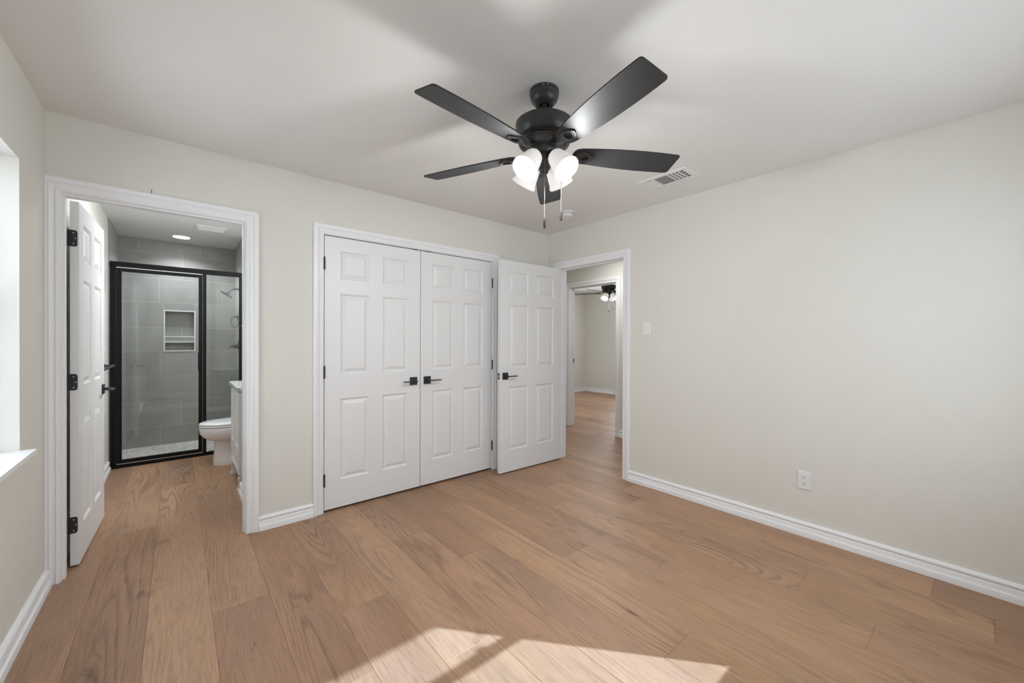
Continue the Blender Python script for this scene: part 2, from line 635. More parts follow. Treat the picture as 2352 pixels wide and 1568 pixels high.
# ------------------------------------------------------------------ tiled shower walls
def tile_wall(name, mapf, length, height, joints, label, skip=None, t=0.008):
    """mapf(a, z, d) -> point; joints: list of (z0, z1, [a...])"""
    mb = MB()
    G = 0.0022

    def quadbox(a0, a1, z0, z1, d0, d1, mi):
        mb.mat(mi)
        p = lambda d: [mapf(a0, z0, d), mapf(a1, z0, d), mapf(a1, z1, d), mapf(a0, z1, d)]
        mb.rings([p(d0), p(d1)])

    rects = [(0, length, 0, height)]
    if skip:
        s0, s1, s2, s3 = skip
        rects = [(0, s0, 0, height), (s1, length, 0, height), (s0, s1, 0, s2), (s0, s1, s3, height)]
    for r in rects:
        quadbox(r[0], r[1], r[2], r[3], 0, t - 0.0012, 1)
    for (z0, z1, js) in joints:
        edges = [0] + sorted(js) + [length]
        for a0, a1 in zip(edges[:-1], edges[1:]):
            pieces = [(a0, a1, z0, z1)]
            if skip and a0 < skip[1] and a1 > skip[0] and z0 < skip[3] and z1 > skip[2]:
                pieces = [(a0, min(a1, skip[0]), z0, z1), (max(a0, skip[1]), a1, z0, z1),
                          (max(a0, skip[0]), min(a1, skip[1]), z0, min(z1, skip[2])), (max(a0, skip[0]), min(a1, skip[1]), max(z0, skip[3]), z1)]
            for q in pieces:
                if q[1] - q[0] > 0.008 and q[3] - q[2] > 0.008:
                    quadbox(q[0] + G, q[1] - G, q[2] + G, q[3] - G, t - 0.0015, t, 0)
    o = mb.build(name, [M['tile'], M['grout']], weld=False)
    return struct(o, label, 'wall')


ROW = [-0.06, 0.229, 0.527, 0.824, 1.121, 1.408, 1.704, 1.988, 2.284, CZ]
ROWJ = [[-0.162, 0.431], [0.032, -0.56], [-0.361, 0.236], [-0.162, 0.433], [0.05], [-0.361, 0.236], [-0.166, 0.431], [0.044], [-0.35, 0.211]]
ROW = [max(z, 0.0) for z in ROW]
back_j = [(ROW[i], ROW[i + 1], [x - (XL) for x in ROWJ[i] if x > XL + 0.02]) for i in range(9)]
NI = (-0.131 - XL, 0.165 - XL, 1.121, 1.615)
MB().box(XL, SHR + WT, SH1 + 0.12, SH1 + 0.2, 0, CZ).build('wall_shower_backing', M['wall'])
struct(bpy.data.objects['wall_shower_backing'], 'wall behind the shower tiles', 'wall')
tile_wall('wall_shower_back', lambda a, z, d: Vector((XL + a, SH1 + 0.008 - d, z)), SHR - XL, CZ, back_j,
          'grey tiled shower back wall', skip=NI)
side_j = [(ROW[i], ROW[i + 1], [0.30 if i % 2 else 0.55]) for i in range(9)]
tile_wall('wall_shower_left', lambda a, z, d: Vector((XL + d, SH1 - a, z)), SH1 - 5.40, CZ, side_j, 'grey tiled shower left wall')
tile_wall('wall_shower_right', lambda a, z, d: Vector((SHR + 0.008 - d, SH1 - a, z)), SH1 - SH0 - 0.055, CZ, side_j, 'grey tiled shower right wall')
MB().box(SHR + 0.008, SHR + WT, SH0 + 0.055, SH1 + 0.12, 0, CZ).build('wall_shower_right_backing', M['wall'])
struct(bpy.data.objects['wall_shower_right_backing'], 'wall behind the shower fittings', 'wall')
f2 = MB().box(XL, SHR, SH0 + 0.02, SH1, -0.002, 0.010).build('floor_shower', M['pebble'])
struct(f2, 'pale pebble mosaic shower floor', 'floor')

# niche recessed into the back wall
nx0, nx1, nz0, nz1 = -0.131, 0.165, 1.121, 1.615
nr = thing('shower_niche', 'recessed two-shelf niche in the grey tiled shower wall', 'niche', kind='structure')
D = 0.095
mb = MB()
mb.box(nx0, nx1, SH1 + D, SH1 + D + 0.01, nz0, nz1)                     # back
mb.box(nx0 - 0.008, nx0 + 0.002, SH1 + 0.006, SH1 + D, nz0, nz1)
mb.box(nx1 - 0.002, nx1 + 0.008, SH1 + 0.006, SH1 + D, nz0, nz1)
mb.box(nx0, nx1, SH1 + 0.006, SH1 + D, nz1 - 0.002, nz1 + 0.008)
mb.box(nx0, nx1, SH1 + 0.006, SH1 + D, nz0 - 0.008, nz0 + 0.004)
mb.mat(1)
for z0, z1 in ((1.404, 1.410),):
    mb.box(nx0, nx1, SH1 + D - 0.001, SH1 + D + 0.001, z0, z1)
mb.box(0.034, 0.038, SH1 + D - 0.001, SH1 + D + 0.001, 1.12, 1.406)
mb.box(-0.055, -0.051, SH1 + D - 0.001, SH1 + D + 0.001, 1.12, 1.24)
mb.build('niche_box', [M['tile'], M['grout']], nr)
mb = MB()
w = 0.012
mb.box(nx0, nx0 + w, SH1 - 0.006, SH1 + 0.012, nz0, nz1)
mb.box(nx1 - w, nx1, SH1 - 0.006, SH1 + 0.012, nz0, nz1)
mb.box(nx0 + w, nx1 - w, SH1 - 0.006, SH1 + 0.012, nz1 - w, nz1)
mb.box(nx0 + w, nx1 - w, SH1 - 0.006, SH1 + 0.012, nz0, nz0 + w)
mb.build('niche_trim', M['white'], nr)
mb = MB()
mb.mat(0).box(nx0 + w, nx1 - w, SH1 - 0.002, SH1 + D, 1.238, 1.292)
mb.mat(1).box(nx0 + w, nx1 - w, SH1 - 0.006, SH1 + 0.012, 1.290, 1.302)
mb.box(nx0 + w, nx1 - w, SH1 - 0.006, SH1 + 0.012, 1.228, 1.240)
mb.build('niche_shelf', [M['tile'], M['white']], nr)


# ------------------------------------------------------------------ casings, jambs, baseboards
CAS = [(0, 0), (0, 0.008), (0.003, 0.0105), (0.010, 0.012), (0.013, 0.012), (0.0145, 0.0085), (0.0175, 0.0080), (0.020, 0.0085), (0.030, 0.0135),
       (0.0345, 0.0165), (0.0365, 0.0165), (0.0378, 0.0135), (0.0405, 0.0135), (0.042, 0.0175), (0.058, 0.0205), (0.0635, 0.0205), (0.067, 0.018), (0.068, 0.014), (0.068, 0)]


def casing(name, a0, a1, zt, mapf, label, clamp=None, jamb=None, depth=WT, stop=None):
    """door surround: mitred casing on one face plus jamb boards lining the opening. mapf(a, z, d): d out of the wall face"""
    mb = MB()
    r = 0.005
    rings = []
    for w_, t_ in CAS:
        l = a0 - r - w_
        if clamp is not None:
            l = max(l, clamp)
        rings.append([mapf(l, 0, t_), mapf(l, zt + r + w_, t_), mapf(a1 + r + w_, zt + r + w_, t_), mapf(a1 + r + w_, 0, t_)])
    n = len(rings)
    vr = [[mb.bm.verts.new(p) for p in rg] for rg in rings]
    for i in range(n):
        j = (i + 1) % n
        for s in range(3):
            mb.bm.faces.new((vr[i][s], vr[j][s], vr[j][s + 1], vr[i][s + 1]))
    for s in (0, 3):
        mb.bm.faces.new([vr[i][s] for i in range(n)])
    o = mb.build(name, M['trim'], smooth=30)
    struct(o, label, 'door trim')
    mb = MB()

    def bx(aa, ab, za, zb, d0, d1):
        p = [mapf(aa, za, d0), mapf(ab, zb, d1)]
        mb.box(min(p[0].x, p[1].x), max(p[0].x, p[1].x), min(p[0].y, p[1].y), max(p[0].y, p[1].y), za, zb)
    bx(a0 - JT, a0, 0, zt, 0.001, -depth - 0.001)
    bx(a1, a1 + JT, 0, zt, 0.001, -depth - 0.001)
    bx(a0 - JT, a1 + JT, zt, zt + JT, 0.001, -depth - 0.001)
    if stop:
        d0, d1 = stop
        bx(a0, a0 + 0.010, 0, zt, d0, d1)
        bx(a1 - 0.010, a1, 0, zt, d0, d1)
        bx(a0 + 0.010, a1 - 0.010, zt - 0.010, zt, d0, d1)
    j = mb.build('jamb', M['trim'], o)
    return o


back_map = lambda a, z, d: Vector((a, YB - d, z))
right_map = lambda a, z, d: Vector((XR - d, a, z))
hall_map = lambda a, z, d: Vector((HX1 - d, a, z))
casing('trim_1', BD[0], BD[1], BD[2], back_map, 'white moulded casing around the bathroom doorway', clamp=XL + 0.0005, stop=(-0.025, -0.066))
casing('trim_2', CD[0], CD[1], CD[2], back_map, 'white moulded casing around the closet doors', stop=(-0.045, -0.08))
casing('trim_3', HD[0], HD[1], HD[2], right_map, 'white moulded casing around the hallway doorway', stop=(-0.05, -0.085))
t4 = casing('trim_4', FD[0], FD[1], FD[2] + 0.008, hall_map, 'white casing around the far bedroom doorway beyond the hallway', stop=(-0.035, -0.075))
# strike plate on the far jamb
mb = MB().box(HX1 + 0.078, HX1 + 0.108, FD[1] - 0.0025, FD[1] + 0.001, 0.94, 0.995)
mb.build('strike_plate', M['black'], t4)
t3 = bpy.data.objects['trim_3']
mb = MB().box(XR + 0.006, XR + 0.034, HD[0] - 0.001, HD[0] + 0.0025, 0.90, 0.96)
mb.build('strike_plate', M['black'], t3)

BASE = [(0, 0), (0.026, 0), (0.026, 0.030), (0.0245, 0.034), (0.017, 0.0365), (0.016, 0.040), (0.0165, 0.056), (0.0145, 0.0615), (0.0125, 0.0645),
        (0.014, 0.070), (0.0185, 0.0745), (0.0195, 0.079), (0.018, 0.084), (0.013, 0.089), (0.006, 0.0925), (0, 0.0935)]


def baseboard(name, p0, p1, normal, label):
    p0, p1, nn = Vector((*p0, 0)), Vector((*p1, 0)), Vector((*normal, 0))
    mb = MB()
    mb.rings([[p + nn * d + Vector((0, 0, z)) for d, z in BASE] for p in (p0, p1)])
    o = mb.build(name, M['trim'], smooth=30)
    return struct(o, label, 'baseboard')


baseboard('baseboard_left', (XL, YF), (XL, YB - 0.019), (1, 0), 'white baseboard along the left wall')
baseboard('baseboard_back', (BD[1] + 0.073, YB), (CD[0] - 0.073, YB), (0, -1), 'white baseboard between bathroom door and closet')
baseboard('baseboard_back_corner', (CD[1] + 0.073, YB), (XR, YB), (0, -1), 'white baseboard behind the open hallway door')
baseboard('baseboard_right', (XR, YF), (XR, HD[0] - 0.073), (-1, 0), 'white baseboard along the right wall')
baseboard('baseboard_front', (XL, YF), (XR, YF), (0, 1), 'white baseboard behind the camera')
baseboard('baseboard_bathroom_left', (XL, YB + WT), (XL, 5.40), (1, 0), 'white baseboard on the bathroom left wall')
baseboard('baseboard_bathroom_right', (0.405, YB + WT), (0.405, 3.945), (-1, 0), 'white baseboard just inside the bathroom doorway')
baseboard('baseboard_hall', (HX1, 1.0), (HX1, FD[0] - 0.073), (-1, 0), 'white baseboard in the hallway')
baseboard('baseboard_far_bedroom_right', (RX1, 2.4), (RX1, RY1), (-1, 0), 'white baseboard of the far bedroom right wall')
baseboard('baseboard_far_bedroom_back', (RX0, RY1), (RX1, RY1), (0, -1), 'white baseboard of the far bedroom back wall')


# ------------------------------------------------------------------ six-panel doors
def door_slab(w_, h, t0, t1):
    mb = MB()
    st, mid = 0.1125, 0.107
    pw = (w_ - 2 * st - mid) / 2
    cx = [(st, st + pw), (st + pw + mid, w_ - st)]
    rz = [(0.205, 0.810), (0.995, 1.598), (1.706, 1.916)]
    xs = [0, cx[0][0], cx[0][1], cx[1][0], cx[1][1], w_]
    zs = [0, rz[0][0], rz[0][1], rz[1][0], rz[1][1], rz[2][0], rz[2][1], h]
    prof = [(0, 0), (0.0015, 0.0035), (0.004, 0.0055), (0.009, 0.0095), (0.012, 0.0112), (0.0155, 0.0115), (0.0175, 0.0100), (0.040, 0.0014), (0.042, 0.0008)]
    for yy, sgn in ((t0, 1), (t1, -1)):
        for i in range(5):
            for j in range(7):
                xa, xb, za, zb = xs[i], xs[i + 1], zs[j], zs[j + 1]
                if i in (1, 3) and j in (1, 3, 5):
                    rr = [[Vector((xa + q, yy + sgn * d, za + q)), Vector((xb - q, yy + sgn * d, za + q)),
                           Vector((xb - q, yy + sgn * d, zb - q)), Vector((xa + q, yy + sgn * d, zb - q))] for q, d in prof]
                    mb.rings(rr, cap0=False)
                else:
                    mb.face([(xa, yy, za), (xb, yy, za), (xb, yy, zb), (xa, yy, zb)])
    for i in range(5):
        for z in (0, h):
            mb.face([(xs[i], t0, z), (xs[i + 1], t0, z), (xs[i + 1], t1, z), (xs[i], t1, z)])
    for j in range(7):
        for x in (0, w_):
            mb.face([(x, t0, zs[j]), (x, t0, zs[j + 1]), (x, t1, zs[j + 1]), (x, t1, zs[j])])
    return mb


def lever(parent, x, z, y, ny, dx, name='door_handle'):
    """square rose and straight lever on the face at local y, facing ny; bar runs towards dx"""
    mb = MB()
    mb.box(x - 0.033, x + 0.033, min(y, y + ny * 0.008), max(y, y + ny * 0.008), z - 0.033, z + 0.033)
    o = mb.build(name, M['black'], parent, bevel=0.0015)
    mb = MB()
    mb.cyl((x, y + ny * 0.006, z), (x, y + ny * 0.050, z), 0.011)
    a, c_ = sorted((x - dx * 0.012, x + dx * 0.108))
    mb.box(a, c_, min(y + ny * 0.042, y + ny * 0.062), max(y + ny * 0.042, y + ny * 0.062), z - 0.0045, z + 0.0045)
    mb.build('lever', M['black'], o, smooth=40)
    return o


def barrel_hinge(parent, x, y, z):
    mb = MB()
    mb.cyl((x, y, z - 0.045), (x, y, z + 0.045), 0.0062, 14)
    mb.cyl((x, y, z + 0.045), (x, y, z + 0.049), 0.0045, 10)
    for q in (-0.0225, 0.0, 0.0225):
        mb.cyl((x, y, z + q - 0.0008), (x, y, z + q + 0.0008), 0.0066, 14)
    mb.build('hinge', M['bronze'], parent, smooth=40)


DZ = 0.012
HINGE_Z = (0.236 - DZ, 1.031 - DZ, 1.829 - DZ)

# bathroom door: swung into the bathroom
d1 = thing('door_1', 'white six-panel bathroom door standing open against the bathroom wall', 'door', (-0.4215, 3.243, DZ),
           math.radians(88.4), kind='structure')
door_slab(0.762, 2.022, 0, 0.035).build('door_panel', M['door'], d1, smooth=14)
lever(d1, 0.762 - 0.062, 0.922 - DZ, 0, -1, -1)
lever(d1, 0.762 - 0.062, 0.922 - DZ, 0.035, 1, -1)
for hz in HINGE_Z:
    mb = MB()
    R_, n_ = 0.012, 6
    y0_, y1_, z0_, z1_ = 0.006, 0.050, hz - 0.0455, hz + 0.0455
    pts = [(y1_, z0_), (y1_, z1_)]
    pts += [(y0_ + R_ - R_ * math.sin(a), z1_ - R_ + R_ * math.cos(a)) for a in [PI / 2 * q / n_ for q in range(n_ + 1)]]
    pts += [(y0_ + R_ - R_ * math.cos(a), z0_ + R_ - R_ * math.sin(a)) for a in [PI / 2 * q / n_ for q in range(n_ + 1)]]
    mb.rings([[Vector((0.0005, y, z)) for y, z in pts], [Vector((-0.002, y, z)) for y, z in pts]])
    mb.cyl((-0.006, 0.046, hz - 0.045), (-0.006, 0.046, hz + 0.045), 0.0062, 12)
    h = mb.build('hinge', M['black'], d1, smooth=40)
    mb = MB()
    for yy, zz in ((0.021, hz + 0.03), (0.013, hz), (0.021, hz - 0.03)):
        mb.cyl((-0.0015, yy, zz), (-0.003, yy, zz), 0.0032, 10)
    mb.build('screw', M['silver'], h)

# closet doors, closed
DW = 0.7665
d2 = thing('door_2', 'left white six-panel closet door, closed', 'door', (CD[0] + 0.004, YB - 0.001, DZ + 0.006), 0, kind='structure')
door_slab(DW, 2.016, 0, 0.035).build('door_panel', M['door'], d2, smooth=14)
lever(d2, DW - 0.0615, 0.924 - DZ - 0.006, 0, -1, -1)
d3 = thing('door_3', 'right white six-panel closet door, closed', 'door', (CD[1] - 0.004, YB + 0.034, DZ + 0.006), PI, kind='structure')
door_slab(DW, 2.016, 0, 0.035).build('door_panel', M['door'], d3, smooth=14)
lever(d3, DW - 0.0615, 0.924 - DZ - 0.006, 0.035, 1, -1)
for hz in HINGE_Z:
    barrel_hinge(d2, -0.001, -0.006, hz - 0.006)
    barrel_hinge(d3, -0.001, 0.041, hz - 0.006)
MB().box(0.700, 0.742, 0.001, 0.03, 2.0165, 2.0225).build('door_catch', M['bronze'], d2)
MB().box(0.668, 0.716, 0.005, 0.034, 2.0165, 2.0225).build('door_catch', M['bronze'], d3)

# hallway door, swung back along the closet wall
d4 = thing('door_4', 'white six-panel hallway door opened back in front of the closet wall', 'door', (3.124, 2.884, DZ), math.radians(178.5), kind='structure')
door_slab(0.813, 2.022, -0.035, 0).build('door_panel', M['door'], d4, smooth=14)
lever(d4, 0.813 - 0.062, 0.93 - DZ, 0, 1, -1)
lever(d4, 0.813 - 0.062, 0.93 - DZ, -0.035, -1, -1)
for hz in HINGE_Z:
    barrel_hinge(d4, -0.004, -0.041, hz)
mb = MB()
mb.box(0.8125, 0.8145, -0.030, -0.005, 0.93 - DZ - 0.03, 0.93 - DZ + 0.03)
la = mb.build('latch', M['black'], d4, bevel=0.004)
MB().box(0.8140, 0.8215, -0.025, -0.012, 0.93 - DZ - 0.010, 0.93 - DZ + 0.009).build('latch_bolt', M['silver'], la, bevel=0.002)


# ------------------------------------------------------------------ windows
def window(name, mapf, a0, a1, z0, z1, label, stool=0.05, glass_d=-0.085):
    """mapf(a, z, d): d out of the wall face towards the room"""
    root = thing(name, label, 'window', kind='structure')

    def bx(mb, aa, ab, za, zb, da, db):
        p, q = mapf(aa, za, da), mapf(ab, zb, db)
        mb.box(min(p.x, q.x), max(p.x, q.x), min(p.y, q.y), max(p.y, q.y), za, zb)
    mb = MB()
    f = 0.03
    g0, g1 = glass_d - 0.045, glass_d
    bx(mb, a0, a0 + f, z0, z1, g0, g1)
    bx(mb, a1 - f, a1, z0, z1, g0, g1)
    bx(mb, a0 + f, a1 - f, z1 - f, z1, g0, g1)
    bx(mb, a0 + f, a1 - f, z0, z0 + f, g0, g1)
    zm = (z0 + z1) / 2
    bx(mb, a0 + f, a1 - f, zm - 0.017, zm + 0.014, g0 + 0.012, g1 - 0.006)
    if a1 - a0 > 1.2:
        am = (a0 + a1) / 2
        bx(mb, am - 0.03, am + 0.03, z0 + f, z1 - f, g0, g1)
    mb.build('window_frame', M['white'], root, bevel=0.003)
    mb = MB()
    gm = (g0 + g1) / 2
    bx(mb, a0 + f, a1 - f, z0 + f, z1 - f, gm - 0.002, gm + 0.002)
    mb.build('window_pane', M['pane'], root)
    mb = MB()
    for aa in (a0 + 0.2, a1 - 0.17):
        bx(mb, aa - 0.020, aa + 0.020, zm + 0.013, zm + 0.024, g1 - 0.026, g1 - 0.004)
    mb.build('sash_lock', M['white'], root, bevel=0.003)
    mb = MB()
    bx(mb, a0 + 0.001, a1 + 0.004, z0 - 0.018, z0 + 0.001, stool, 0.0)
    bx(mb, a0 + 0.001, a1 - 0.001, z0 - 0.0005, z0 + 0.001, 0.0, glass_d)
    mb.build('window_sill', M['trim'], root)
    return root


window('window_1', lambda a, z, d: Vector((XL + d, a, z)), *W1, 'deep-set window with white sill at the left edge', stool=0.048, glass_d=-0.105)
window('window_2', lambda a, z, d: Vector((a, YF + d, z)), *W2, 'window in the wall behind the camera')
window('window_3', lambda a, z, d: Vector((RX1 - d, a, z)), *W3, 'window of the far bedroom')

# ------------------------------------------------------------------ ceiling fan
FC = Vector((1.309, 1.3186, 0))
fan = thing('ceiling_fan', 'black five-blade ceiling fan with four lit frosted shades in the near bedroom', 'ceiling fan', (FC.x, FC.y, CZ),
            group='black ceiling fans')
z = lambda v: v - CZ
mb = MB()
mb.lathe([(0.066, z(2.4395)), (0.068, z(2.437)), (0.068, z(2.418)), (0.0665, z(2.4165)), (0.066, z(2.415)), (0.0645, z(2.404)), (0.060, z(2.392)), (0.053, z(2.382)),
          (0.043, z(2.3735)), (0.040, z(2.372)), (0.038, z(2.374)), (0.024, z(2.374)), (0.022, z(2.385)), (0.001, z(2.386))], n=48)
can = mb.build('canopy', M['fanblack'], fan, smooth=35)
mb = MB()
for a in (222, 238):
    a = math.radians(a)
    p = Vector((math.cos(a), math.sin(a), 0))
    mb.cyl(p * 0.067 + Vector((0, 0, z(2.43))), p * 0.0695 + Vector((0, 0, z(2.43))), 0.003, 8)
mb.build('canopy_screw', M['silver'], can)
MB().cyl((0, 0, z(2.386)), (0, 0, z(2.27)), 0.0125).build('downrod', M['fanblack'], fan, smooth=40)
mb = MB()
mb.lathe([(0.02, z(2.30)), (0.03, z(2.303)), (0.075, z(2.300)), (0.11, z(2.294)), (0.127, z(2.288)), (0.1335, z(2.283)), (0.1325, z(2.281)), (0.1345, z(2.279)),
          (0.1345, z(2.262)), (0.132, z(2.245)), (0.127, z(2.230)), (0.119, z(2.217)), (0.116, z(2.2155)), (0.1165, z(2.213)), (0.113, z(2.2095)), (0.110, z(2.2085)),
          (0.1095, z(2.205)), (0.105, z(2.2035)), (0.100, z(2.203)), (0.097, z(2.199)), (0.097, z(2.187)), (0.101, z(2.186)), (0.103, z(2.183)), (0.100, z(2.180)),
          (0.098, z(2.176)), (0.092, z(2.170)), (0.06, z(2.166)), (0.001, z(2.166))], n=64)
for q in range(12):
    a = 2 * PI * q / 12
    mb.box(0.0955, 0.0985, -0.006, 0.006, z(2.186), z(2.2035), Matrix.Rotation(a, 4, 'Z'))
mb.build('motor_housing', M['fanblack'], fan, smooth=30)
mb = MB()
mb.lathe([(0.118, z(2.196)), (0.1205, z(2.194)), (0.118, z(2.188)), (0.105, z(2.176)), (0.085, z(2.167)), (0.064, z(2.1635)), (0.064, z(2.160)), (0.061, z(2.158)),
          (0.060, z(2.150)), (0.053, z(2.137)), (0.041, z(2.133)), (0.038, z(2.131)), (0.037, z(2.118)), (0.041, z(2.116)), (0.0405, z(2.112)), (0.034, z(2.108)),
          (0.033, z(2.085)), (0.028, z(2.074)), (0.022, z(2.070)), (0.020, z(2.058)), (0.010, z(2.050)), (0.001, z(2.049))], n=48)
mb.build('switch_housing', M['fanblack'], fan, smooth=30)

PH0 = 3.2404
ZB = 2.151
TILT = math.atan(0.0133 / 0.059)


def smooth_outline(pts, n=6):
    """closed Catmull-Rom through pts"""
    out = []
    L_ = len(pts)
    for i in range(L_):
        p0, p1, p2, p3 = [Vector(pts[(i + o) % L_]) for o in (-1, 0, 1, 2)]
        for s in range(n):
            t = s / n
            out.append(0.5 * ((2 * p1) + (p2 - p0) * t + (2 * p0 - 5 * p1 + 4 * p2 - p3) * t * t + (3 * p1 - p0 - 3 * p2 + p3) * t ** 3))
    return [(p.x, p.y) for p in out]


def corner(cx, cy, r, a0, a1, n=5):
    return [(cx + r * math.cos(math.radians(a0 + (a1 - a0) * i / n)), cy + r * math.sin(math.radians(a0 + (a1 - a0) * i / n))) for i in range(n + 1)]


edge = [(0.150, 0.040), (0.165, 0.047), (0.20, 0.0525), (0.26, 0.058), (0.33, 0.0635), (0.41, 0.0675), (0.49, 0.069), (0.56, 0.0685), (0.61, 0.0670), (0.640, 0.0655)]
root_arc = [(0.143, 0.030), (0.139, 0.018), (0.138, 0.0), (0.139, -0.018), (0.143, -0.030)]
outline = edge + corner(0.648, 0.051, 0.014, 85, 5)
outline += [(x, -y) for x, y in reversed(outline)] + list(reversed(root_arc))
med_out = smooth_outline([(0.150, 0.0), (0.160, 0.026), (0.185, 0.034), (0.212, 0.026), (0.238, 0.0), (0.212, -0.026), (0.185, -0.034), (0.160, -0.026)], 5)
med_in = smooth_outline([(0.176, 0.0), (0.181, 0.014), (0.193, 0.0185), (0.206, 0.013), (0.219, 0.0), (0.206, -0.013), (0.193, -0.0185), (0.181, -0.014)], 5)


def scaled(o, s, c=0.193):
    return [((x - c) * s + c, y * s) for x, y in o]


for kk in range(5):
    a = PH0 + kk * 2 * PI / 5
    mx = Matrix.Translation((0, 0, z(ZB))) @ Matrix.Rotation(a, 4, 'Z') @ Matrix.Rotation(-TILT, 4, 'X')
    mb = MB()
    mb.prism(scaled(outline, 0.992, 0.4), -0.003, -0.0022, mx)
    mb2 = MB()
    lay = [(0.990, -0.0032), (1.0, -0.0020), (1.0, 0.0020), (0.990, 0.0032)]
    mb2.rings([[mx @ Vector(((x - 0.4) * (1 - (1 - s) * 0.25) + 0.4, y * s, h)) for x, y in outline] for s, h in lay])
    mb.bm.free()
    bl = mb2.build('blade', M['blade'], fan, smooth=30)
    # bracket: shield ring under the blade and curved arm to the hub
    mb = MB()
    hgt = [(1.0, -0.0035), (1.0, -0.008), (0.955, -0.0105), (0.86, -0.0105), (0.82, -0.0085), (0.70, -0.0110)]
    rr = [[mx @ Vector((x, y, h)) for x, y in scaled(med_out, s)] for s, h in hgt]
    rr.append([mx @ Vector((x, y, -0.0115)) for x, y in scaled(med_in, 1.08)])
    rr.append([mx @ Vector((x, y, -0.0100)) for x, y in med_in])
    rr.append([mx @ Vector((x, y, -0.0035)) for x, y in med_in])
    mb.rings(rr, cap0=False, cap1=False)
    flat = Matrix.Translation((0, 0, z(ZB))) @ Matrix.Rotation(a, 4, 'Z')
    secs = [(0.062, 0.019, 0.016, 0.010), (0.085, 0.016, 0.010, 0.006), (0.105, 0.012, 0.001, -0.004), (0.128, 0.011, -0.008, -0.014), (0.148, 0.014, -0.006, -0.0125), (0.166, 0.020, -0.0035, -0.0105)]
    rings_ = []
    for i, (x, w_, t_, b_) in enumerate(secs):
        mm = flat if i < 3 else mx
        rings_.append([mm @ Vector((x, -w_, b_ + 0.002)), mm @ Vector((x, -w_ * 0.7, b_)), mm @ Vector((x, w_ * 0.7, b_)), mm @ Vector((x, w_, b_ + 0.002)),
                       mm @ Vector((x, w_, t_)), mm @ Vector((x, -w_, t_))])
    mb.rings(rings_)
    mb.build('blade_bracket', M['fanblack'], bl, smooth=35)

SHADE_OUT = [(0.026, -0.004), (0.033, 0.000), (0.0385, 0.008), (0.042, 0.020), (0.046, 0.040), (0.0495, 0.062), (0.0525, 0.080), (0.0545, 0.090), (0.0585, 0.097), (0.0605, 0.103), (0.0600, 0.108)]
SHADE_IN = [(0.0575, 0.108), (0.0575, 0.102), (0.0520, 0.091), (0.0495, 0.080), (0.0465, 0.062), (0.043, 0.040), (0.039, 0.020), (0.034, 0.010), (0.026, 0.004)]
lamps = []
for az in (185, 275, 5, 95):
    a = math.radians(az)
    ca, sa = math.cos(a), math.sin(a)
    tl = math.radians(50)
    ax = Vector((ca * math.cos(tl), sa * math.cos(tl), -math.sin(tl)))
    mouth = Vector((ca * 0.132, sa * 0.132, z(2.036)))
    base = mouth - ax * 0.108
    ar = MB()
    p0 = Vector((ca * 0.028, sa * 0.028, z(2.10)))
    ar.tube([p0, p0 + Vector((ca * 0.012, sa * 0.012, 0.004)), base - ax * 0.018, base - ax * 0.002], [0.010, 0.010, 0.012, 0.014], 14)
    ar.lathe([(0.012, -0.020), (0.020, -0.014), (0.0265, -0.006), (0.0265, 0.004), (0.02, 0.006)], base, ax, 28)
    ar.build('lamp_arm', M['fanblack'], fan, smooth=35)
    sh = MB().lathe(SHADE_OUT + SHADE_IN, base, ax, 44, cap0=False, cap1=False).build('lamp_shade', M['shade'], fan, smooth=50)
    bu = MB()
    bu.lathe([(0.012, 0.004), (0.013, 0.026), (0.018, 0.036), (0.026, 0.050), (0.0295, 0.064), (0.028, 0.078), (0.020, 0.089), (0.008, 0.094), (0.001, 0.0945)], base, ax, 28)
    bu.build('bulb', M['bulb'], sh, smooth=50)
    lamps.append(point('fan_lamp', mouth + ax * 0.008, 10.0, WARM, 0.022, fan))


def chain(x, y, ztop, zfob):
    mb = MB()
    q = ztop
    while q > zfob:
        mb.ball((x, y, z(q)), 0.0016, 6)
        q -= 0.0036
    ch = mb.build('pull_chain', M['chain'], fan, smooth=60, weld=False)
    MB().lathe([(0.002, 0), (0.0048, -0.001), (0.0058, -0.006), (0.0066, -0.022), (0.0058, -0.038), (0.0048, -0.0445), (0.002, -0.0455)], (x, y, z(zfob)), (0, 0, 1), 16).build(
        'chain_fob', M['fob'], ch, smooth=45)


tow = Vector((-0.646, -0.763, 0))
side = Vector((0.763, -0.646, 0))
cp = tow * 0.037 + side * 0.000
chain(cp.x, cp.y, 2.10, 1.833)
cp = side * 0.080 + tow * 0.0
chain(cp.x, cp.y, 2.135, 1.880)


def copy_tree(o, parent=None):
    c_ = o.copy()
    COL.objects.link(c_)
    if parent is not None:
        c_.parent = parent
    for ch in list(o.children):
        copy_tree(ch, c_)
    return c_


fan2 = copy_tree(fan)
fan2.location = (6.08, 4.42, CZ)
fan2['label'] = 'black ceiling fan with lit shades seen through two doorways in the far bedroom'

